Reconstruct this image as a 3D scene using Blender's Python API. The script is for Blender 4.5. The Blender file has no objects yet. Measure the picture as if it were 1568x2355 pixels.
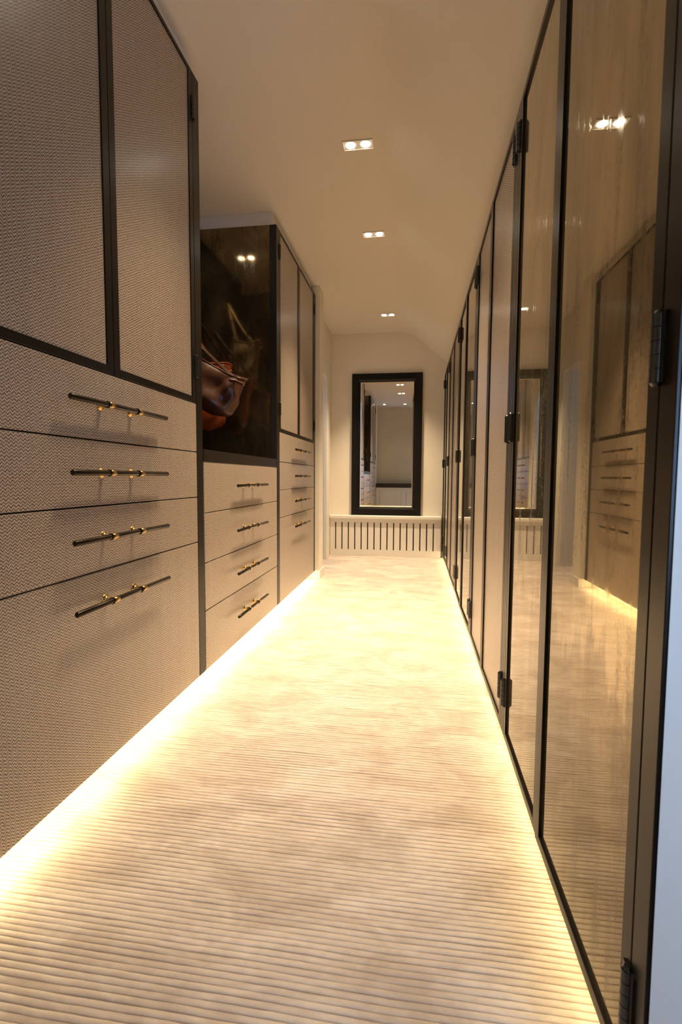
import bpy, bmesh, math, random
import numpy as np
from mathutils import Vector, Matrix
random.seed(7)
SC = bpy.context.scene
COL = SC.collection
PI = math.pi

# ---------------------------------------------------------------- camera, world, exposure
CAMZ = 0.92                     # eye height above the carpet
YAW, PITCH, ROLL, FPX = 0.148694, -0.068750, -0.005972, 1149.91
def rot_cam():
    R = Matrix(((math.cos(ROLL), 0, math.sin(ROLL)), (0, 1, 0), (-math.sin(ROLL), 0, math.cos(ROLL))))
    P = Matrix(((1, 0, 0), (0, math.cos(PITCH), -math.sin(PITCH)), (0, math.sin(PITCH), math.cos(PITCH))))
    Y = Matrix(((math.cos(YAW), -math.sin(YAW), 0), (math.sin(YAW), math.cos(YAW), 0), (0, 0, 1)))
    return Y @ P @ R
M3 = rot_cam()
right, fwd, up = M3.col[0], M3.col[1], M3.col[2]
cd = bpy.data.cameras.new('camera')
cam = bpy.data.objects.new('camera', cd)
COL.objects.link(cam)
mw = Matrix((right, up, -fwd)).transposed().to_4x4()
mw.translation = (0, 0, CAMZ)
cam.matrix_world = mw
cd.sensor_fit = 'VERTICAL'; cd.sensor_height = 36.0; cd.sensor_width = 24.0
cd.lens = FPX / 2355.0 * 36.0
cd.clip_start = 0.02
cd.dof.use_dof = True; cd.dof.focus_distance = 2.0; cd.dof.aperture_fstop = 7.0
SC.camera = cam

world = bpy.data.worlds.new('sky'); SC.world = world
world.use_nodes = True
bg = world.node_tree.nodes['Background']
bg.inputs[0].default_value = (0.42, 0.64, 1.0, 1); bg.inputs[1].default_value = 13.0   # cool daylight outside the unseen window
SC.view_settings.view_transform = 'Standard'; SC.view_settings.look = 'None'
SC.view_settings.exposure = 0.0; SC.view_settings.gamma = 1.0
SC.view_settings.use_curve_mapping = False
WARM = (1.0, 0.755, 0.47)
LEDC = (1.0, 0.78, 0.40)
SPOT_W = 260.0
LED_STRENGTH = 62.0

# ---------------------------------------------------------------- materials
def nodes(m):
    m.use_nodes = True
    nt = m.node_tree
    return nt, nt.nodes, nt.links, nt.nodes['Principled BSDF']
def plain(name, col, rough=0.5, metal=0.0, spec=0.5, bump=0.0, bscale=200, var=0.0, vscale=4):
    m = bpy.data.materials.new(name); nt, N, L, B = nodes(m)
    B.inputs['Base Color'].default_value = (*col, 1); B.inputs['Roughness'].default_value = rough
    B.inputs['Metallic'].default_value = metal; B.inputs['Specular IOR Level'].default_value = spec
    tc = N.new('ShaderNodeTexCoord')
    if var:
        n = N.new('ShaderNodeTexNoise'); n.inputs['Scale'].default_value = vscale; n.inputs['Detail'].default_value = 6
        L.new(tc.outputs['Object'], n.inputs['Vector'])
        mx = N.new('ShaderNodeMix'); mx.data_type = 'RGBA'
        mx.inputs[6].default_value = tuple(c * (1 - var) for c in col) + (1,)
        mx.inputs[7].default_value = tuple(min(1, c * (1 + var)) for c in col) + (1,)
        L.new(n.outputs[0], mx.inputs[0]); L.new(mx.outputs[2], B.inputs['Base Color'])
    if bump:
        n = N.new('ShaderNodeTexNoise'); n.inputs['Scale'].default_value = bscale; n.inputs['Detail'].default_value = 4
        L.new(tc.outputs['Object'], n.inputs['Vector'])
        b = N.new('ShaderNodeBump'); b.inputs['Strength'].default_value = bump; b.inputs['Distance'].default_value = 0.002
        L.new(n.outputs[0], b.inputs['Height']); L.new(b.outputs[0], B.inputs['Normal'])
    return m
def emit(name, col, s):
    m = bpy.data.materials.new(name); nt, N, L, B = nodes(m)
    B.inputs['Base Color'].default_value = (0.9, 0.88, 0.8, 1)
    B.inputs['Emission Color'].default_value = (*col, 1); B.inputs['Emission Strength'].default_value = s
    return m
def math_node(N, L, op, a, b=None, c=None):
    n = N.new('ShaderNodeMath'); n.operation = op
    for i, v in enumerate((a, b, c)):
        if v is None: continue
        if isinstance(v, (int, float)): n.inputs[i].default_value = v
        else: L.new(v, n.inputs[i])
    return n.outputs[0]
def herringbone():
    m = bpy.data.materials.new('woven_herringbone'); nt, N, L, B = nodes(m)
    g = N.new('ShaderNodeNewGeometry'); s = N.new('ShaderNodeSeparateXYZ'); L.new(g.outputs['Position'], s.inputs[0])
    nz = N.new('ShaderNodeTexNoise'); nz.inputs['Scale'].default_value = 120; nz.inputs['Detail'].default_value = 3
    L.new(g.outputs['Position'], nz.inputs['Vector'])
    jit = math_node(N, L, 'MULTIPLY_ADD', nz.outputs[0], 0.8, -0.4)
    u = math_node(N, L, 'MULTIPLY', s.outputs['Y'], 1 / 0.0138)
    tri = math_node(N, L, 'PINGPONG', u, 0.5)                       # 0..0.5
    v = math_node(N, L, 'MULTIPLY', s.outputs['Z'], 1 / 0.0080)
    ph = math_node(N, L, 'ADD', math_node(N, L, 'MULTIPLY_ADD', tri, 1.6, v), jit)
    w = math_node(N, L, 'SINE', math_node(N, L, 'MULTIPLY', ph, 2 * PI))
    w01 = math_node(N, L, 'MULTIPLY_ADD', w, 0.5, 0.5)
    fine = N.new('ShaderNodeTexNoise'); fine.inputs['Scale'].default_value = 320; fine.inputs['Detail'].default_value = 2
    L.new(g.outputs['Position'], fine.inputs['Vector'])
    # slow vertical slub streaks of the weave
    mp = N.new('ShaderNodeMapping'); mp.inputs['Scale'].default_value = (1, 45, 1.2); L.new(g.outputs['Position'], mp.inputs[0])
    st = N.new('ShaderNodeTexNoise'); st.inputs['Scale'].default_value = 1.0; st.inputs['Detail'].default_value = 3; L.new(mp.outputs[0], st.inputs['Vector'])
    r = N.new('ShaderNodeValToRGB'); e = r.color_ramp.elements
    e[0].position = 0.18; e[0].color = (0.095, 0.069, 0.054, 1); e[1].position = 0.62; e[1].color = (0.51, 0.42, 0.34, 1)
    t = math_node(N, L, 'MULTIPLY_ADD', fine.outputs[0], 0.45, w01)
    t = math_node(N, L, 'MULTIPLY_ADD', st.outputs[0], 0.22, math_node(N, L, 'SUBTRACT', t, 0.33))
    L.new(t, r.inputs[0]); L.new(r.outputs[0], B.inputs['Base Color'])
    bp = N.new('ShaderNodeBump'); bp.inputs['Strength'].default_value = 0.25; bp.inputs['Distance'].default_value = 0.0012
    L.new(w01, bp.inputs['Height']); L.new(bp.outputs[0], B.inputs['Normal'])
    B.inputs['Roughness'].default_value = 0.36; B.inputs['Specular IOR Level'].default_value = 0.6
    B.inputs['Coat Weight'].default_value = 0.35; B.inputs['Coat Roughness'].default_value = 0.24
    return m
def antique(name, light, dark, rough, zs=0.28, lo=0.42, hi=0.60, streak=1.0, worn=None):
    m = bpy.data.materials.new(name); nt, N, L, B = nodes(m)
    g = N.new('ShaderNodeNewGeometry')
    mp = N.new('ShaderNodeMapping'); mp.inputs['Scale'].default_value = (5, 5, 5 * zs); L.new(g.outputs['Position'], mp.inputs[0])
    n1 = N.new('ShaderNodeTexNoise'); n1.inputs['Scale'].default_value = 1.0; n1.inputs['Detail'].default_value = 9
    n1.inputs['Roughness'].default_value = 0.68; n1.inputs['Distortion'].default_value = 0.5; L.new(mp.outputs[0], n1.inputs['Vector'])
    r1 = N.new('ShaderNodeValToRGB'); e = r1.color_ramp.elements
    e[0].position = lo; e[0].color = (*[d * 0.5 + l * 0.5 for d, l in zip(dark, light)], 1); e[1].position = hi; e[1].color = (*light, 1)
    L.new(n1.outputs[0], r1.inputs[0])
    mp2 = N.new('ShaderNodeMapping'); mp2.inputs['Scale'].default_value = (26, 26, 26 * zs * 0.28); L.new(g.outputs['Position'], mp2.inputs[0])
    n2 = N.new('ShaderNodeTexNoise'); n2.inputs['Scale'].default_value = 1.0; n2.inputs['Detail'].default_value = 10
    n2.inputs['Roughness'].default_value = 0.75; L.new(mp2.outputs[0], n2.inputs['Vector'])
    n3 = N.new('ShaderNodeTexNoise'); n3.inputs['Scale'].default_value = 130; n3.inputs['Detail'].default_value = 3; L.new(g.outputs['Position'], n3.inputs['Vector'])
    k = math_node(N, L, 'MULTIPLY_ADD', n3.outputs[0], 0.30, n2.outputs[0])
    r2 = N.new('ShaderNodeValToRGB'); e = r2.color_ramp.elements
    e[0].position = 0.672; e[0].color = (0, 0, 0, 1); e[1].position = 0.835; e[1].color = (streak, streak, streak, 1)
    L.new(k, r2.inputs[0])
    mx = N.new('ShaderNodeMix'); mx.data_type = 'RGBA'; mx.inputs[7].default_value = (*dark, 1)
    src = r1.outputs[0]
    if worn:      # the silvering has worn thin below a ragged line
        sp = N.new('ShaderNodeSeparateXYZ'); L.new(g.outputs['Position'], sp.inputs[0])
        mp3 = N.new('ShaderNodeMapping'); mp3.inputs['Scale'].default_value = (9, 9, 1.6); L.new(g.outputs['Position'], mp3.inputs[0])
        n4 = N.new('ShaderNodeTexNoise'); n4.inputs['Scale'].default_value = 1.0; n4.inputs['Detail'].default_value = 10; n4.inputs['Roughness'].default_value = 0.7
        L.new(mp3.outputs[0], n4.inputs['Vector'])
        hgt = math_node(N, L, 'MULTIPLY_ADD', n4.outputs[0], 0.75, math_node(N, L, 'ADD', sp.outputs['Z'], -0.375))
        r3 = N.new('ShaderNodeValToRGB'); e3 = r3.color_ramp.elements
        e3[0].position = 0.60; e3[0].color = (worn, worn * 0.97, worn * 0.95, 1); e3[1].position = 0.635; e3[1].color = (1, 1, 1, 1)
        L.new(hgt, r3.inputs[0])
        ml = N.new('ShaderNodeMix'); ml.data_type = 'RGBA'; ml.blend_type = 'MULTIPLY'; ml.inputs[0].default_value = 1.0
        L.new(r1.outputs[0], ml.inputs[6]); L.new(r3.outputs[0], ml.inputs[7]); src = ml.outputs[2]
    L.new(r2.outputs[0], mx.inputs[0]); L.new(src, mx.inputs[6]); L.new(mx.outputs[2], B.inputs['Base Color'])
    B.inputs['Metallic'].default_value = 0.84 if worn else 0.88
    rr = math_node(N, L, 'MULTIPLY_ADD', r2.outputs[0], 0.25, rough); L.new(rr, B.inputs['Roughness'])
    return m
def carpet():
    m = bpy.data.materials.new('silky_ribbed_carpet'); nt, N, L, B = nodes(m)
    g = N.new('ShaderNodeNewGeometry')
    mp = N.new('ShaderNodeMapping'); mp.inputs['Scale'].default_value = (3.2, 5.2, 1); L.new(g.outputs['Position'], mp.inputs[0])
    n = N.new('ShaderNodeTexNoise'); n.inputs['Scale'].default_value = 1.3; n.inputs['Detail'].default_value = 7; n.inputs['Roughness'].default_value = 0.62
    n.inputs['Distortion'].default_value = 0.8; L.new(mp.outputs[0], n.inputs['Vector'])
    mp2 = N.new('ShaderNodeMapping'); mp2.inputs['Scale'].default_value = (30, 72, 1); L.new(g.outputs['Position'], mp2.inputs[0])
    n2 = N.new('ShaderNodeTexNoise'); n2.inputs['Scale'].default_value = 1; n2.inputs['Detail'].default_value = 3; L.new(mp2.outputs[0], n2.inputs['Vector'])
    t = math_node(N, L, 'MULTIPLY_ADD', n2.outputs[0], 0.30, math_node(N, L, 'SUBTRACT', n.outputs[0], 0.15))
    r = N.new('ShaderNodeValToRGB'); e = r.color_ramp.elements
    e[0].position = 0.34; e[0].color = (0.50, 0.42, 0.36, 1); e[1].position = 0.66; e[1].color = (0.72, 0.64, 0.575, 1)
    L.new(t, r.inputs[0])
    # base colour goes darker with depth in the grooves between the ribs
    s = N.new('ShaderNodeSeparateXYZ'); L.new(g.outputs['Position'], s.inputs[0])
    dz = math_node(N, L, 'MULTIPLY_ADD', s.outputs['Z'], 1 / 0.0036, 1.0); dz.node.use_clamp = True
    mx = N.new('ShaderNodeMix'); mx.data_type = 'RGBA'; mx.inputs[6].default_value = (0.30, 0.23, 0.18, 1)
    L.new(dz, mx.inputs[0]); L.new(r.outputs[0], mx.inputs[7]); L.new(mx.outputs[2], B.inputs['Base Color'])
    B.inputs['Roughness'].default_value = 0.62; B.inputs['Specular IOR Level'].default_value = 0.25
    B.inputs['Sheen Weight'].default_value = 0.25; B.inputs['Sheen Roughness'].default_value = 0.4
    f = N.new('ShaderNodeTexNoise'); f.inputs['Scale'].default_value = 700; L.new(g.outputs['Position'], f.inputs['Vector'])
    bp = N.new('ShaderNodeBump'); bp.inputs['Strength'].default_value = 0.3; bp.inputs['Distance'].default_value = 0.001
    L.new(f.outputs[0], bp.inputs['Height']); L.new(bp.outputs[0], B.inputs['Normal'])
    return m
def pane_glass():
    m = bpy.data.materials.new('clear_window_glass'); nt, N, L, Bs = nodes(m)
    tr = N.new('ShaderNodeBsdfTransparent'); gl = N.new('ShaderNodeBsdfGlossy'); gl.inputs['Roughness'].default_value = 0.01
    mx = N.new('ShaderNodeMixShader'); mx.inputs[0].default_value = 0.06
    L.new(tr.outputs[0], mx.inputs[1]); L.new(gl.outputs[0], mx.inputs[2]); L.new(mx.outputs[0], nt.nodes['Material Output'].inputs[0])
    return m
M = {
    'pane': pane_glass(),
    'fabric': herringbone(),
    'bronze': plain('dark_bronze_paint', (0.008, 0.0055, 0.004), 0.32, 0.0, 0.24, 0.05, 300),
    'black': plain('black_lacquer', (0.012, 0.010, 0.009), 0.42, 0, 0.4),
    'hinge': plain('black_hinge_steel', (0.012, 0.012, 0.013), 0.22, 0.0, 0.8),
    'mirror': antique('antique_bronze_mirror', (0.46, 0.385, 0.25), (0.10, 0.085, 0.062), 0.02, worn=0.62, streak=0.75),
    'darkmirror': antique('dark_antique_mirror', (0.30, 0.235, 0.14), (0.05, 0.04, 0.028), 0.07, zs=0.8, lo=0.44, hi=0.62),
    'glass_mirror': plain('clear_mirror', (0.90, 0.90, 0.88), 0.01, 1.0),
    'frame': plain('black_mirror_frame', (0.006, 0.005, 0.005), 0.38, 0, 0.25, 0.05, 120),
    'wall': plain('cream_wall_paint', (0.85, 0.80, 0.71), 0.7, 0, 0.3, 0.03, 260),
    'nearwall': plain('cream_tile_wall', (0.60, 0.53, 0.39), 0.35, 0, 0.4, 0, 1, 0.06, 3),
    'ceiling': plain('white_ceiling_paint', (0.80, 0.75, 0.68), 0.8, 0, 0.2),
    'white': plain('white_gloss_paint', (0.82, 0.79, 0.74), 0.38, 0, 0.4),
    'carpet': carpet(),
    'rod': plain('dark_bronze_rod', (0.035, 0.026, 0.020), 0.22, 0.6, 0.6),
    'brass': plain('polished_brass', (0.66, 0.44, 0.17), 0.2, 1.0),
    'carcass': plain('dark_carcass_board', (0.02, 0.017, 0.015), 0.6, 0, 0.3),
    'trim': plain('satin_nickel_trim', (0.72, 0.68, 0.60), 0.35, 0.2),
    'lamp': emit('lit_lamp_lens', (1.0, 0.90, 0.74), 30.0),
    'led': emit('lit_led_tape', LEDC, LED_STRENGTH),
    'led_dim': emit('lit_led_tape_dimmed', LEDC, LED_STRENGTH * 0.42),
    'radiator': plain('dark_radiator_enamel', (0.03, 0.022, 0.02), 0.7),
    'leather': plain('brown_leather', (0.075, 0.024, 0.011), 0.36, 0, 0.6, 0.15, 90, 0.35, 9),
    'orange': plain('orange_leather', (0.34, 0.06, 0.006), 0.35, 0, 0.5, 0.12, 90, 0.25, 9),
    'grey': plain('grey_suede', (0.30, 0.25, 0.19), 0.55, 0, 0.4, 0.15, 120, 0.3, 9),
    'stone': plain('black_stone_top', (0.010, 0.009, 0.009), 0.35),
    'greenglass': plain('green_glaze', (0.05, 0.14, 0.09), 0.08, 0, 0.8),
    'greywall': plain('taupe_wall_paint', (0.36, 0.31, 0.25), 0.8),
    'timber': plain('dark_floor_boards', (0.16, 0.11, 0.08), 0.4, 0, 0.4, 0, 1, 0.3, 5),
}

# ---------------------------------------------------------------- builders
ORG = {}
class MB:
    def __init__(s): s.v, s.f, s.smooth = [], [], []
    def box(s, x0, x1, y0, y1, z0, z1):
        n = len(s.v)
        s.v += [(x, y, z) for x in (x0, x1) for y in (y0, y1) for z in (z0, z1)]
        for q in ((0, 1, 3, 2), (4, 6, 7, 5), (0, 4, 5, 1), (2, 3, 7, 6), (0, 2, 6, 4), (1, 5, 7, 3)):
            s.f.append(tuple(n + i for i in q)); s.smooth.append(False)
        return s
    def prism(s, pts, y0, y1):
        """polygon pts in (x,z), extruded along y"""
        n, k = len(s.v), len(pts)
        s.v += [(x, y0, z) for x, z in pts] + [(x, y1, z) for x, z in pts]
        s.f += [tuple(range(n, n + k)), tuple(range(n + 2 * k - 1, n + k - 1, -1))]; s.smooth += [False, False]
        for i in range(k):
            j = (i + 1) % k
            s.f.append((n + i, n + k + i, n + k + j, n + j)); s.smooth.append(False)
        return s
    def slab(s, pts, z0, z1):
        n, k = len(s.v), len(pts)
        s.v += [(x, y, z0) for x, y in pts] + [(x, y, z1) for x, y in pts]
        s.f += [tuple(range(n, n + k)), tuple(range(n + 2 * k - 1, n + k - 1, -1))]; s.smooth += [False, False]
        for i in range(k):
            j = (i + 1) % k
            s.f.append((n + i, n + k + i, n + k + j, n + j)); s.smooth.append(False)
        return s
    def tube(s, pts, r, seg=12, cap=True, closed=False):
        pts = [Vector(p) for p in pts]; n = len(s.v); k = len(pts)
        rs = r if isinstance(r, (list, tuple)) else [r] * k
        prev = None
        for i, p in enumerate(pts):
            a = pts[i - 1] if (i or closed) else pts[0]; b = pts[(i + 1) % k] if (i < k - 1 or closed) else pts[-1]
            t = (b - a).normalized()
            if prev is None:
                ref = Vector((0, 0, 1)) if abs(t.z) < 0.9 else Vector((1, 0, 0))
                u = t.cross(ref).normalized()
            else:
                u = (prev - t * prev.dot(t)).normalized()
            prev = u; w = t.cross(u)
            for j in range(seg):
                an = 2 * PI * j / seg
                s.v.append(tuple(p + (u * math.cos(an) + w * math.sin(an)) * rs[i]))
        for i in range(k if closed else k - 1):
            for j in range(seg):
                i2 = (i + 1) % k
                s.f.append((n + i * seg + j, n + i * seg + (j + 1) % seg, n + i2 * seg + (j + 1) % seg, n + i2 * seg + j)); s.smooth.append(True)
        if cap and not closed:
            m = len(s.v)
            s.v += [s.v[n + j] for j in range(seg)] + [s.v[n + (k - 1) * seg + j] for j in range(seg)]
            s.f.append(tuple(m + j for j in range(seg - 1, -1, -1))); s.smooth.append(False)
            s.f.append(tuple(m + seg + j for j in range(seg))); s.smooth.append(False)
        return s
    def build(s, name, mat, parent=None, origin=None, bevel=0.0, kind=None, label=None):
        if origin is None:
            a = np.array(s.v); lo, hi = a.min(0), a.max(0)
            origin = ((lo[0] + hi[0]) / 2, (lo[1] + hi[1]) / 2, lo[2])
        o = Vector(origin)
        me = bpy.data.meshes.new(name)
        me.from_pydata([tuple(Vector(p) - o) for p in s.v], [], s.f)
        me.polygons.foreach_set('use_smooth', s.smooth)
        bm = bmesh.new(); bm.from_mesh(me)
        bmesh.ops.recalc_face_normals(bm, faces=bm.faces)
        if bevel:
            bmesh.ops.bevel(bm, geom=[e for e in bm.edges if len(e.link_faces) == 2 and e.calc_face_angle(0) > 0.6], offset=bevel, segments=1, affect='EDGES')
        bm.to_mesh(me); bm.free()
        me.materials.append(M[mat])
        return link(name, me, o, parent, kind, label)
def link(name, data, origin, parent=None, kind=None, label=None):
    ob = bpy.data.objects.new(name, data); COL.objects.link(ob)
    o = Vector(origin); ORG[ob.name] = o
    if parent is not None:
        ob.parent = parent; ob.location = o - ORG[parent.name]
    else: ob.location = o
    if kind: ob['kind'] = kind
    if label: ob['label'] = label
    return ob
def thing(name, loc, label, cat, group=None):
    o = bpy.data.objects.new(name, None); COL.objects.link(o); o.empty_display_size = 0.1
    o.location = loc; ORG[o.name] = Vector(loc); tag(o, label, cat, group); return o
def tag(o, label, cat, group=None):
    o['label'] = label; o['category'] = cat
    if group: o['group'] = group
    return o
def struct(name, mb, mat, **k): return mb.build(name, mat, kind='structure', **k)
def B(*a): return MB().box(*a)

# ---------------------------------------------------------------- main dimensions (metres)
LX, RX = -0.90, 0.2985          # door planes left and right
CB = 0.07                       # underside of the cabinets
LT, RT = 2.515, 2.075           # tops of the cabinets
CH = 2.60                       # flat ceiling
YF = 5.95                       # far wall
YN = -0.30                      # near wall with the unseen window
BEND = -0.13; SLOPE = 0.77
WRX = 0.56                      # wall behind the right hand wardrobes
def zc(x): return CH if x < BEND else CH - SLOPE * (x - BEND)

# ---------------------------------------------------------------- the shell
def build_floor():
    pitch = 0.0138; y0, y1 = 0.50, 5.945; x0, x1 = -1.16, 0.34
    nr = int((y1 - y0) / pitch); nx = 170
    prof = [(0.0, -0.0034), (0.055, -0.0014), (0.14, -0.0002), (0.50, 0.0003), (0.87, -0.0002), (0.95, -0.0014)]
    xs = np.linspace(x0, x1, nx)
    rng = np.random.default_rng(3)
    rows = []
    def smooth_noise(k):
        c = rng.normal(0, 1, k); return np.interp(xs, np.linspace(x0, x1, k), c)
    drift = np.zeros(nx)
    for i in range(nr):
        drift = 0.90 * drift + 0.0005 * smooth_noise(9)
        g = drift + 0.00030 * smooth_noise(38) + 0.00022 * smooth_noise(110)
        h = 0.0004 * smooth_noise(24)
        for j, (t, z) in enumerate(prof):
            wob = g * (1.0 if j in (0, 1, 5) else 0.7)
            rows.append(np.stack([xs, np.clip(y0 + (i + t) * pitch + wob, y0, y1), np.full(nx, z) + (h if j in (2, 3, 4) else 0)], 1))
    rows.insert(0, np.stack([xs, np.full(nx, YN + 0.001), np.zeros(nx)], 1))
    V = np.concatenate(rows); R = len(rows)
    a = (np.arange(R - 1)[:, None] * nx + np.arange(nx - 1)[None, :]).ravel()
    F = np.stack([a, a + 1, a + nx + 1, a + nx], 1)
    me = bpy.data.meshes.new('floor')
    me.vertices.add(len(V)); me.vertices.foreach_set('co', V.ravel().astype(np.float32))
    me.loops.add(F.size); me.loops.foreach_set('vertex_index', F.ravel().astype(np.int32))
    me.polygons.add(len(F)); me.polygons.foreach_set('loop_start', (np.arange(len(F)) * 4).astype(np.int32))
    me.polygons.foreach_set('use_smooth', np.ones(len(F), bool))
    me.update(calc_edges=True); me.validate()
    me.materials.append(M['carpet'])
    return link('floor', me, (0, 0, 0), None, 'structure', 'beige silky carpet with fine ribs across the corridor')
build_floor()
struct('floor_base', B(-3.4, 1.2, -3.2, 8.2, -0.12, -0.006), 'timber')

# ceiling: flat field, soft bend, slope over the wardrobes
cp = [(-1.62, CH), (BEND - 0.10, CH)]
for i in range(9):
    t = i / 8; x = BEND - 0.10 + 0.20 * t
    cp.append((x, CH - SLOPE * 0.20 * 0.5 * t * t))
cp += [(0.72, CH - SLOPE * (0.72 - BEND))]
cn = [q for q in cp if q[0] < RX] + [(RX, zc(RX))]
mb = MB().prism(cp + [(0.72, CH + 0.12), (-1.62, CH + 0.12)], 0.643, YF + 0.1)
mb.prism(cn + [(RX, CH + 0.12), (-1.62, CH + 0.12)], YN - 0.1, 0.643)
struct('ceiling', mb, 'ceiling')
struct('wall_far', B(-1.16, 0.72, YF, YF + 0.1, -0.006, CH - 0.001), 'wall')
struct('wall_right', B(WRX, WRX + 0.1, 0.6445, YF, -0.006, 2.06), 'wall')
# dormer recess beside the camera: cheek wall, side wall, ceiling
struct('wall_right_near', MB().slab([(RX + 0.005, 0.642), (1.10, 0.642), (1.10, 0.60), (RX + 0.16, 0.60)], -0.006, zc(RX)), 'white')
struct('ceiling_dormer', B(RX + 0.001, 1.10, YN - 0.1, 0.599, zc(RX) - 0.002, zc(RX) + 0.1), 'ceiling')
struct('wall_dormer', B(1.02, 1.10, YN, 0.599, -0.006, zc(RX) - 0.003), 'white')
W0, W1, WZ0, WZ1 = 0.36, 0.98, 0.66, 1.40  # unseen window added behind the camera, placed and sized for its daylight
mb = MB()
for x0, x1, z0, z1 in ((W0, W0 + 0.05, WZ0, WZ1), (W1 - 0.05, W1, WZ0, WZ1), (W0 + 0.05, W1 - 0.05, WZ0, WZ0 + 0.05), (W0 + 0.05, W1 - 0.05, WZ1 - 0.05, WZ1)):
    mb.box(x0, x1, YN - 0.07, YN - 0.03, z0, z1)
w = struct('unseen_window_1', mb, 'white')
B(W0 + 0.05, W1 - 0.05, YN - 0.053, YN - 0.047, WZ0 + 0.05, WZ1 - 0.05).build('pane', 'pane', w)
struct('wall_left', B(-1.62, -1.54, 0.78, 4.43, -0.006, CH - 0.001), 'wall')
struct('wall_left_near', B(-1.62, -0.95, YN, 0.775, -0.006, CH - 0.001), 'wall')
mb = MB().box(-1.62, W0, YN - 0.1, YN - 0.001, -0.006, CH - 0.001).box(W1, 1.10, YN - 0.1, YN - 0.001, -0.006, CH - 0.001).box(
    W0, W1, YN - 0.1, YN - 0.001, -0.006, WZ0).box(W0, W1, YN - 0.1, YN - 0.001, WZ1, CH - 0.001)
struct('wall_near', mb, 'nearwall')
# left wall beyond the cabinets, with the doorway into the side room
D0, D1, DT = 4.78, 5.50, 2.035
mb = MB().box(-1.14, -1.01, 4.62, D0, -0.006, CH - 0.001).box(-1.14, -1.01, D1, YF, -0.006, CH - 0.001).box(-1.14, -1.01, D0, D1, DT, CH - 0.001)
struct('wall_left_far', mb, 'wall')
struct('wall_left_stub', B(-1.62, -0.865, 4.437, 4.619, -0.006, CH - 0.001), 'wall')
mb = MB().box(-0.90, -0.853, 4.425, 4.436, 0, 0.075).box(-0.8645, -0.853, 4.436, 4.632, 0, 0.075)
struct('baseboard_left', mb, 'white', bevel=0.002)
# door lining and architrave
mb = MB().box(-1.145, -1.005, D1 - 0.022, D1, 0, DT).box(-1.145, -1.005, D0, D0 + 0.022, 0, DT).box(-1.145, -1.005, D0 + 0.022, D1 - 0.022, DT - 0.022, DT)
d = struct('door_1', mb, 'white')
MB().box(-1.0085, -0.985, D1 - 0.012, D1 + 0.15, 0, DT + 0.12).box(-1.0085, -0.985, D0 - 0.10, D1 - 0.0125, DT - 0.012, DT + 0.12).box(
    -1.0085, -0.985, D0 - 0.10, D0 + 0.012, 0, DT - 0.0125).build('architrave', 'white', d, bevel=0.003)
# side room seen in the mirror doors
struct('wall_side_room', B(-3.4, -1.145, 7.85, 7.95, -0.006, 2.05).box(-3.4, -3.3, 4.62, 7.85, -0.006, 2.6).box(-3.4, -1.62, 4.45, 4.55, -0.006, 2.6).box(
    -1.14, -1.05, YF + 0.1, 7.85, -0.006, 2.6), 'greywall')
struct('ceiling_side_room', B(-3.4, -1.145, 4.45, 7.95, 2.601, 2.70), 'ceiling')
# fillers between cabinet tops and ceiling
struct('trim_1', B(-1.535, -0.935, 3.19, 4.40, LT + 0.002, CH - 0.001), 'white')
struct('trim_2', B(-1.535, -0.935, 0.80, 2.02, LT + 0.002, CH - 0.001), 'white')

# ---------------------------------------------------------------- hardware
def hinge(parent, x, y, z0, h=0.085, r=0.0085, side=1):
    """barrel hinge: five knuckles and two small leaves"""
    mb = MB(); n = 5; g = 0.0012; k = h / n
    for i in range(n):
        a, b = z0 + i * k + g / 2, z0 + (i + 1) * k - g / 2
        mb.tube([(x, y, a), (x, y, b)], r, 18)
    mb.tube([(x, y, z0), (x, y, z0 + h)], r * 0.8, 10)
    mb.tube([(x, y, z0 - 0.004), (x, y, z0)], [r * 0.55, r * 0.9], 12).tube([(x, y, z0 + h), (x, y, z0 + h + 0.004)], [r * 0.9, r * 0.55], 12)
    mb.box(min(x, x + side * 0.006), max(x, x + side * 0.006), y - 0.016, y + 0.016, z0, z0 + h)
    return mb.build('hinge', 'hinge', parent)
def handle(drawer, yc, z, xf):
    xr = xf + 0.034; hl = 0.246; off = 0.076; r = 0.0078
    MB().tube([(xr, yc - hl, z), (xr, yc - hl + 0.002, z), (xr, yc + hl - 0.002, z), (xr, yc + hl, z)], [r * 0.8, r, r, r * 0.8], 16).build('handle_rod', 'rod', drawer)
    for s in (-1, 1):
        y = yc + s * off
        mb = MB().tube([(xf + 0.0005, y, z), (xf + 0.003, y, z), (xf + 0.004, y, z), (xf + 0.012, y, z), (xf + 0.026, y, z), (xr, y, z)],
                       [0.015, 0.014, 0.010, 0.0075, 0.007, 0.007], 16)
        mb.tube([(xr, y - 0.011, z), (xr, y - 0.0105, z), (xr, y + 0.0105, z), (xr, y + 0.011, z)], [0.0082, 0.0096, 0.0096, 0.0082], 16)
        mb.build('handle_post', 'brass', drawer)
        MB().tube([(xr, y - 0.017, z), (xr, y - 0.0115, z)], 0.0101, 16).build('handle_ring', 'rod', drawer)

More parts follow.
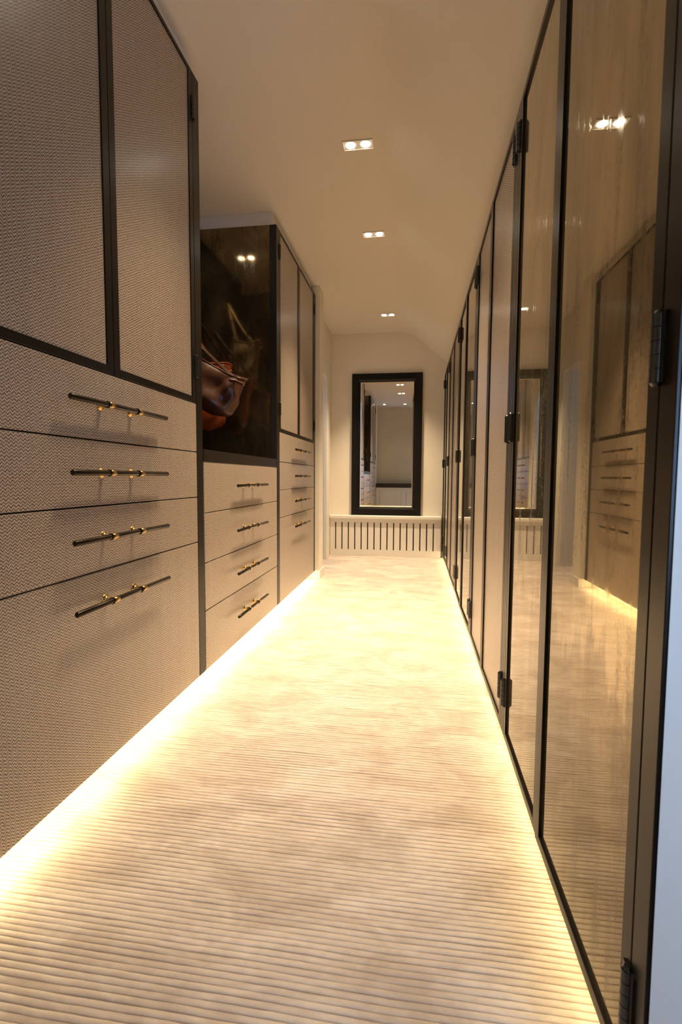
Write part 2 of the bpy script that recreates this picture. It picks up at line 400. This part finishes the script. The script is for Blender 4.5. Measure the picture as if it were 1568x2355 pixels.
def drawer(parent, y0, y1, z0, z1, zh):
    d = B(LX - 0.020, LX, y0, y1, z0, z1).build('drawer', 'fabric', parent, bevel=0.0012)
    handle(d, (y0 + y1) / 2, zh, LX)
    return d
def framed_door(parent, x, sx, y0, y1, z0, z1, stile, rail_b, rail_t, panel, recess, hinge_y, hinges, rot=0.0, hx=0.004, hside=1):
    """sx = +1: the door faces +x, -1: faces -x"""
    xo, xi = x, x - sx * 0.022
    mb = MB()
    lo, hi = min(xo, xi), max(xo, xi)
    mb.box(lo, hi, y0, y0 + stile, z0, z1).box(lo, hi, y1 - stile, y1, z0, z1)
    mb.box(lo, hi, y0 + stile, y1 - stile, z0, z0 + rail_b).box(lo, hi, y0 + stile, y1 - stile, z1 - rail_t, z1)
    d = mb.build('door', 'bronze', parent, origin=(x, hinge_y, z0), bevel=0.0009)
    xa, xb = x - sx * recess, x - sx * (recess + 0.006)
    B(min(xa, xb), max(xa, xb), y0 + stile + 0.0005, y1 - stile - 0.0005, z0 + rail_b + 0.0005, z1 - rail_t - 0.0005).build(
        'fabric_panel' if panel == 'fabric' else 'mirror_panel', panel, d)
    for hz in hinges: hinge(d, x + sx * hx, hinge_y, hz, side=-sx)
    d.rotation_euler.z = rot
    return d

# ---------------------------------------------------------------- left run
def tall_cabinet(ya, yb, label, split, posts):
    t = thing('tall_cabinet', (LX - 0.3, (ya + yb) / 2, 0), label, 'cabinet')
    # carcass with plinth
    mb = MB().box(-1.535, LX - 0.0225, ya + 0.001, yb - 0.001, CB, LT - 0.001)
    mb.build('carcass', 'carcass', t)
    B(-1.535, -0.985, ya + 0.001, yb - 0.001, 0.0005, CB - 0.0005).build('plinth', 'white', t)
    for (p0, p1) in posts:
        B(LX - 0.0222, LX, p0, p1, CB, LT).build('post', 'bronze', t, bevel=0.001)
    y0 = posts[0][1] + 0.003; y1 = posts[1][0] - 0.003
    zz = [CAMZ + v for v in (0.300, 0.102, -0.085, -0.273)] + [CB]
    for i, zh in enumerate((0.202, 0.009, -0.174, -0.361)):
        drawer(t, y0, y1, zz[i + 1] + (0.0 if i == 3 else 0.0020), zz[i] - 0.0020, CAMZ + zh)
    ym = split
    zb = CAMZ + 0.301
    for a, b, hy in ((y0, ym - 0.001, y0 - 0.0015), (ym + 0.001, y1, y1 + 0.0015)):
        framed_door(t, LX, 1, a, b, zb, LT, 0.031, 0.025, 0.016, 'fabric', 0.004, hy, (CAMZ + 0.406, CAMZ + 1.412), hx=0.003, hside=-1)
    return t
c1 = tall_cabinet(0.785, 2.030, 'tall fabric-fronted cabinet with four drawers, ending at the hanging leather bags', 1.4065, ((0.785, 0.843), (1.972, 2.030)))
c3 = tall_cabinet(3.181, 4.424, 'tall fabric-fronted cabinet with four drawers, its side a dark mottled mirror panel', 3.800, ((3.181, 3.241), (4.366, 4.424)))
# dark mirrored cheeks of the niche
zs = CAMZ + 0.117
B(-1.53, -0.945, 3.1765, 3.1805, zs + 0.002, LT - 0.002).build('side_mirror', 'darkmirror', c3, label='dark mottled antique mirror panel')
B(-0.944, LX - 0.0005, 3.1755, 3.1805, zs + 0.002, LT - 0.002).build('side_stile', 'black', c3)
B(-1.53, -0.945, 2.0305, 2.0345, zs + 0.002, LT - 0.002).build('side_mirror', 'darkmirror', c1, label='dark mottled antique mirror panel')
# low drawer chest in the niche
ch = thing('drawer_chest', (LX - 0.3, 2.605, 0), 'low four-drawer fabric chest with black top, between two tall cabinets', 'chest')
B(-1.535, LX - 0.0225, 2.032, 3.174, CB, zs - 0.053).build('carcass', 'carcass', ch)
B(-1.535, -0.985, 2.032, 3.174, 0.0005, CB - 0.0005).build('plinth', 'white', ch)
B(-1.535, LX, 2.0355, 3.174, zs - 0.0525, zs).build('top', 'bronze', ch, bevel=0.0015)
zz = [CAMZ + v for v in (0.0640, -0.157, -0.375, -0.586)] + [CB]
for i, zh in enumerate((-0.043, -0.265, -0.482, -0.700)):
    drawer(ch, 2.038, 3.174, zz[i + 1] + (0.0 if i == 3 else 0.0020), zz[i] - 0.0020, CAMZ + zh)
# niche back
struct('trim_3', B(-1.54, -1.5365, 2.036, 3.175, zs + 0.002, CH - 0.002), 'carcass')

# LED tape under the left run
def led(x0, x1, y0, y1, label, mat='led'):
    t = thing('led_strip', ((x0 + x1) / 2, (y0 + y1) / 2, CB - 0.014), label, 'light strip')
    B(x0, x1, y0, y1, CB - 0.004, CB - 0.0005).build('profile', 'trim', t)
    B(x0 + 0.002, x1 - 0.002, y0, y1, CB - 0.010, CB - 0.0045).build('diffuser', mat, t)
led(-0.950, -0.936, 0.80, 4.40, 'warm glowing light strip under the drawer cabinets')
led(0.3345, 0.3485, 0.67, 5.78, 'warm glowing light strip under the mirrored and fabric wardrobes', 'led_dim')

# ---------------------------------------------------------------- right run of wardrobes
bounds = [0.644, 1.701, 2.752, 3.820, 4.900, 5.820]
PW = 0.060
kinds = ['mirror', 'fabric', 'mirror', 'fabric', 'mirror']
labels = ['antique mirror wardrobe with dark frames, ending at the blue-lit wall edge',
          'woven fabric wardrobe with dark frames, between the two widest mirror wardrobes',
          'antique mirror wardrobe standing between two woven fabric wardrobes',
          'woven fabric wardrobe, second from the radiator cover',
          'antique mirror wardrobe ending at the radiator cover']
for i, kd in enumerate(kinds):
    a, b_ = bounds[i], bounds[i + 1]
    t = thing('wardrobe', (RX + 0.13, (a + b_) / 2, 0), labels[i], 'wardrobe')
    pa = (a, a + 0.041) if i == 0 else (a + 0.0005, a + PW / 2)
    pb = (b_ - PW / 2, b_ - 0.0005) if i < 4 else (b_ - 0.045, b_)
    pts = [(RX + 0.0235, CB), (RX + 0.25, CB), (RX + 0.25, RT - 0.03), (RX + 0.0235, RT - 0.001)]
    MB().prism(pts, a + 0.0015, b_ - 0.0015).build('carcass', 'carcass', t)
    B(RX + 0.085, RX + 0.25, a + 0.0015, b_ - 0.0015, 0.0005, CB - 0.0005).build('plinth', 'white', t)
    for q in (pa, pb): B(RX, RX + 0.0232, q[0], q[1], CB, RT).build('post', 'bronze', t, bevel=0.001)
    y0, y1 = pa[1] + 0.003, pb[0] - 0.003; ym = y0 + (y1 - y0) * 0.517
    hz = [CAMZ + v for v in (-0.748, 0.120, 1.000)]
    r1, r2 = {0: (0.0115, -0.0085), 2: (0.008, -0.008)}.get(i, (0.005, -0.005))
    framed_door(t, RX, -1, y0, ym - 0.0015, CB, RT, 0.030, 0.022, 0.022, kd, 0.006, y0 - 0.0015, hz, r1)
    framed_door(t, RX, -1, ym + 0.0015, y1, CB, RT, 0.030, 0.022, 0.022, kd, 0.006, y1 + 0.0015, hz, r2)

# ---------------------------------------------------------------- downlights
def spot(parent, x, y, z, w, size=84):
    ld = bpy.data.lights.new('downlight_beam', 'SPOT'); ld.energy = w; ld.color = WARM
    ld.spot_size = math.radians(size); ld.spot_blend = 1.0; ld.shadow_soft_size = 0.02
    o = bpy.data.objects.new('downlight_beam', ld); COL.objects.link(o)
    o.parent = parent; o.location = Vector((x, y, z)) - ORG[parent.name]
def lens(parent, x, y, z, r=0.023):
    MB().tube([(x, y, z), (x, y, z - 0.0015), (x, y, z - 0.003)], [r, r, r * 0.8], 24).build('lamp', 'lamp', parent)
def twin(x, y, label, power=SPOT_W):
    z = CH
    t = thing('downlight', (x, y, z), label, 'ceiling light', 'twin recessed ceiling downlights')
    w, d, e = 0.0775, 0.0375, 0.0045
    MB().box(x - w, x + w, y - d, y - d + e, z - 0.0055, z - 0.0005).box(x - w, x + w, y + d - e, y + d, z - 0.0055, z - 0.0005).box(
        x - w, x - w + e, y - d + e, y + d - e, z - 0.0055, z - 0.0005).box(x + w - e, x + w, y - d + e, y + d - e, z - 0.0055, z - 0.0005).build('trim_ring', 'trim', t)
    B(x - w + e, x + w - e, y - d + e, y + d - e, z - 0.0018, z - 0.0006).build('plate', 'white', t)
    for s in (-1, 1):
        lens(t, x + s * 0.038, y, z - 0.0019)
        spot(t, x + s * 0.038, y, z - 0.008, power / 2)
for y, k, l in ((1.69, 0.72, 'twin recessed downlight in the corridor ceiling nearest the unseen window'),
             (2.63, 1.5, 'twin recessed downlight in the corridor ceiling beside the niche of hanging bags'),
             (3.57, 1.5, 'twin recessed downlight in the corridor ceiling beside the cabinet with the dark mirrored side'),
             (5.30, 1.45, 'twin recessed downlight in the corridor ceiling nearest the framed mirror')): twin(-0.318, y, l, SPOT_W * k)
twin(-1.32, 2.54, 'twin recessed downlight in the ceiling above the hanging bags', SPOT_W * 0.25)
for x, l in ((-0.75, 'single round downlight in the near ceiling, on the drawer-cabinet side'), (-0.28, 'single round downlight in the near ceiling, on the wardrobe side')):
    t = thing('downlight', (x, 0.24, CH), l, 'ceiling light', 'round downlights near the entrance')
    MB().tube([(x, 0.24, CH - 0.0005), (x, 0.24, CH - 0.004)], 0.036, 24).build('trim_ring', 'trim', t)
    lens(t, x, 0.24, CH - 0.0045); spot(t, x, 0.24, CH - 0.012, SPOT_W * 0.04)

# ---------------------------------------------------------------- far end: radiator cover and leaning mirror
rc = thing('radiator_cover', (-0.36, 5.88, 0), 'white slotted radiator cover with a thick top ledge under the framed mirror', 'radiator cover')
yfp = 5.838
B(-1.008, 0.293, 5.812, 5.949, 0.440, 0.476).build('ledge', 'white', rc, bevel=0.005)
B(-1.006, 0.291, 5.845, 5.947, 0.395, 0.4395).build('top_rail', 'white', rc)
B(-1.006, 0.291, yfp, 5.856, 0.0005, 0.072).build('bottom_rail', 'white', rc, bevel=0.001)
B(-1.006, 0.291, yfp, 5.8448, 0.395, 0.4395).build('top_rail', 'white', rc)
slots = [-0.938 + i * (1.143 / 15) for i in range(16)]
sw = 0.0065
edges = [-1.006] + [v for s in slots for v in (s - sw, s + sw)] + [0.291]
for i in range(0, len(edges), 2):
    B(edges[i], edges[i + 1], yfp, 5.856, 0.0722, 0.3948).build('slat', 'white', rc, bevel=0.0015)
B(-0.98, 0.27, 5.90, 5.940, 0.03, 0.39).build('radiator', 'radiator', rc)
mi = thing('wall_mirror', (-0.354, 5.93, 0.478), 'tall mirror in a wide black frame standing on the white radiator cover', 'mirror')
mx0, mx1, mz0, mz1 = -0.762, 0.056, 0.478, 2.132
yb, yo, yi, fw = 5.946, 5.902, 5.925, 0.098
def frame_side(c0, c1, i0, i1):
    """one mitred side: outer corners c0,c1 and inner corners i0,i1 as (x,z); front bevels back towards the glass"""
    mb = MB(); n = 0
    def lerp(a, b, t): return (a[0] + (b[0] - a[0]) * t, a[1] + (b[1] - a[1]) * t)
    prof = [(0.0, yb), (0.0, yo + 0.004), (0.03, yo), (0.62, yo + 0.004), (0.72, yo + 0.006), (1.0, yi - 0.004), (1.0, yb)]
    for t, y in prof:
        a, b2 = lerp(c0, i0, t), lerp(c1, i1, t)
        mb.v += [(a[0], y, a[1]), (b2[0], y, b2[1])]
    k = len(prof)
    for j in range(k):
        q = (j + 1) % k
        mb.f.append((2 * j, 2 * j + 1, 2 * q + 1, 2 * q)); mb.smooth.append(False)
    mb.f.append(tuple(range(0, 2 * k, 2))); mb.f.append(tuple(range(1, 2 * k, 2))); mb.smooth += [False, False]
    return mb.build('frame_side', 'frame', mi)
O = [(mx0, mz0), (mx1, mz0), (mx1, mz1), (mx0, mz1)]
I = [(mx0 + fw, mz0 + fw), (mx1 - fw, mz0 + fw), (mx1 - fw, mz1 - fw), (mx0 + fw, mz1 - fw)]
for j in range(4): frame_side(O[j], O[(j + 1) % 4], I[j], I[(j + 1) % 4])
mb = MB(); bw = 0.014
gi = [(mx0 + fw + bw, mz0 + fw + bw), (mx1 - fw - bw, mz0 + fw + bw), (mx1 - fw - bw, mz1 - fw - bw), (mx0 + fw + bw, mz1 - fw - bw)]
mb.v = [(x, yi + 0.0015, z) for x, z in I] + [(x, yi, z) for x, z in gi] + [(x, yi + 0.006, z) for x, z in I]
mb.f = [(4, 5, 6, 7)] + [(j, (j + 1) % 4, 4 + (j + 1) % 4, 4 + j) for j in range(4)] + [(8, 11, 10, 9)] + [(j, 8 + j, 8 + (j + 1) % 4, (j + 1) % 4) for j in range(4)]
mb.smooth = [False] * len(mb.f)
mb.build('glass', 'glass_mirror', mi)

# ---------------------------------------------------------------- bags hanging in the niche
def bag(name, label, mat, c, w, h, d, tilt, peg, seed, strap_r=0.006, flap=False, turn=0.0):
    rnd = random.Random(seed)
    t = thing(name, (c[0], c[1], c[2] - h / 2), label, 'handbag', None)
    R = Matrix.Rotation(tilt, 3, 'Y') @ Matrix.Rotation(turn, 3, 'Z')
    C = Vector(c)
    def W(u, v, s): return tuple(C + R @ Vector((u, v, s)))
    rings, seg = 18, 40
    ph = [rnd.uniform(0, 6.28) for _ in range(6)]
    mb = MB()
    def ring(t_, inset=0.0):
        out = []
        prof = (1 - (1 - min(1, t_ / 0.22)) ** 2.2 * 0.45)
        ww = w / 2 * prof * (1.0 - 0.16 * max(0, t_ - 0.35)) - inset
        dd = d / 2 * (1 - (1 - min(1, t_ / 0.3)) ** 2 * 0.55) * (1.0 - 0.62 * max(0, t_ - 0.25) ** 1.3) - inset
        for j in range(seg):
            a = 2 * PI * j / seg
            ca, sa = math.cos(a), math.sin(a)
            e = 0.62
            u = ww * math.copysign(abs(ca) ** e, ca); v = dd * math.copysign(abs(sa) ** e, sa)
            cr = 0.07 * math.sin(5 * a + ph[0] + 4 * t_) + 0.06 * math.sin(9 * a + ph[1] - 9 * t_) + 0.06 * math.sin(3 * a + ph[2] + 11 * t_) + 0.03 * math.sin(13 * a + ph[4] + 15 * t_)
            v *= 1 + cr * 1.3 * (0.4 + t_); u *= 1 + 0.25 * cr
            sag = 0.05 * h * (u / (w / 2)) ** 2 * t_ - 0.035 * h * math.sin(2 * a + ph[3]) * t_
            out.append(W(u, v, -h / 2 + h * t_ + sag))
        return out
    for i in range(rings): mb.v += ring(i / (rings - 1))
    for i in range(8): mb.v += ring(1 - i / 8 * 0.85, 0.004)
    tot = rings + 8
    for i in range(tot - 1):
        for j in range(seg):
            mb.f.append((i * seg + j, i * seg + (j + 1) % seg, (i + 1) * seg + (j + 1) % seg, (i + 1) * seg + j)); mb.smooth.append(True)
    mb.f.append(tuple(range(seg - 1, -1, -1))); mb.f.append(tuple((tot - 1) * seg + j for j in range(seg))); mb.smooth += [True, True]
    body = mb.build('body', mat, t)
    # rolled rim
    MB().tube([Vector(p) for p in ring(1.0)], 0.0045, 8, closed=True).build('rim', mat, t)
    # two carrying straps up to the peg
    for s in (-1, 1):
        a = Vector(W(-w * 0.30, s * d * 0.20, h * 0.47)); b2 = Vector(W(w * 0.30, s * d * 0.20, h * 0.47)); p = Vector(peg) + Vector((-0.008, s * 0.008, strap_r + 0.006))
        pts = []
        for i in range(15):
            q = i / 14
            pts.append(a.lerp(p, q) + Vector((0, 0, -0.03 * math.sin(PI * q))))
        for i in range(1, 15):
            q = i / 14
            pts.append(p.lerp(b2, q) + Vector((0, 0, -0.03 * math.sin(PI * q))))
        MB().tube(pts, strap_r, 8).build('strap', mat, t)
    # short tab with buckle
    p0, p1 = Vector(W(w * 0.32, -d * 0.26, h * 0.38)), Vector(W(w * 0.50, -d * 0.30, h * 0.44))
    MB().tube([p0, p0.lerp(p1, 0.5) + Vector((0, -0.012, 0.004)), p1], [0.008, 0.009, 0.007], 8).build('tab', mat, t)
    MB().tube([tuple(p1 + Vector((0.012 * math.cos(a), 0, 0.009 * math.sin(a)))) for a in [2 * PI * k / 14 for k in range(14)]], 0.002, 6, closed=True).build('buckle', 'brass', t)
    return t
Z = CAMZ
bag('brown_handbag', 'slouchy glossy brown leather bag hanging tilted in the dark niche', 'leather', (-1.20, 2.74, Z + 0.520), 0.44, 0.25, 0.19, 0.50, (-1.49, 2.74, Z + 1.06), 3)
bag('orange_handbag', 'orange leather bag hanging below and behind the brown bag', 'orange', (-1.335, 2.98, Z + 0.50), 0.36, 0.40, 0.16, 0.22, (-1.49, 2.98, Z + 1.06), 5)
bag('grey_handbag', 'grey suede bag hanging by long straps, seen in the dark mirror panel', 'grey', (-1.375, 2.46, Z + 0.90), 0.24, 0.34, 0.12, 0.15, (-1.49, 2.46, Z + 1.36), 8, 0.005)
for y, z, what in ((2.74, 1.06, 'the brown leather bag'), (2.98, 1.06, 'the orange leather bag'), (2.46, 1.36, 'the grey suede bag')):
    hk = thing('wall_hook', (-1.535, y, Z + z), 'single brass hook in the dark niche carrying ' + what, 'hook', 'hooks in the dark niche')
    B(-1.5362, -1.530, y - 0.02, y + 0.02, Z + z - 0.04, Z + z + 0.02).build('plate', 'brass', hk)
    MB().tube([(-1.530, y, Z + z), (-1.50, y, Z + z), (-1.484, y, Z + z + 0.012)], [0.006, 0.005, 0.006], 10).build('peg', 'brass', hk)

# ---------------------------------------------------------------- near end and side room, seen only in the mirrors
lc = thing('low_cabinet', (-0.34, -0.15, 0), 'low white panelled cabinet with a thick black top, reflected in the framed mirror', 'cabinet')
B(-0.945, 0.265, -0.298, -0.03, 0.0005, 0.688).build('body', 'white', lc)
B(-0.947, 0.267, -0.298, -0.01, 0.689, 0.79).build('top', 'stone', lc, bevel=0.003)
for a, b2 in ((-0.935, -0.87), (-0.86, -0.36), (-0.35, -0.24), (-0.225, 0.255)): B(a, b2, -0.0295, -0.012, 0.06, 0.62).build('panel', 'white', lc, bevel=0.004)
wc = thing('white_chest', (-1.55, 7.1, 0), 'low white two-drawer chest with brass knobs, reflected in the mirror door', 'chest')
B(-1.95, -1.16, 7.02, 7.45, 0.06, 0.50).build('body', 'white', wc, bevel=0.004)
for z in (0.07, 0.285):
    dr = B(-1.93, -1.18, 7.002, 7.0195, z, z + 0.2).build('drawer', 'white', wc, bevel=0.003)
    for x in (-1.70, -1.42): MB().tube([(x, 7.0015, z + 0.1), (x, 6.99, z + 0.1), (x, 6.975, z + 0.1), (x, 6.965, z + 0.1)], [0.007, 0.007, 0.017, 0.010], 12).build('knob', 'brass', dr)
for x in (-1.92, -1.22):
    for y in (7.05, 7.40): B(x, x + 0.03, y, y + 0.03, -0.0055, 0.0595).build('leg', 'timber', wc)
tag(B(-2.2, -1.15, 7.55, 7.845, 0.66, 0.70).build('wall_shelf', 'white'), 'white wall shelf carrying the green bottle', 'shelf')
prof = [(0.0, 0.06), (0.04, 0.10), (0.16, 0.125), (0.34, 0.11), (0.48, 0.06), (0.58, 0.035), (0.70, 0.032), (0.72, 0.04)]
bt = MB().tube([(-1.62, 7.70, 0.701 + h) for h, r in prof], [r for h, r in prof], 24).build('bottle', 'greenglass')
tag(bt, 'tall green bottle on the white wall shelf, reflected in the mirror door', 'bottle')
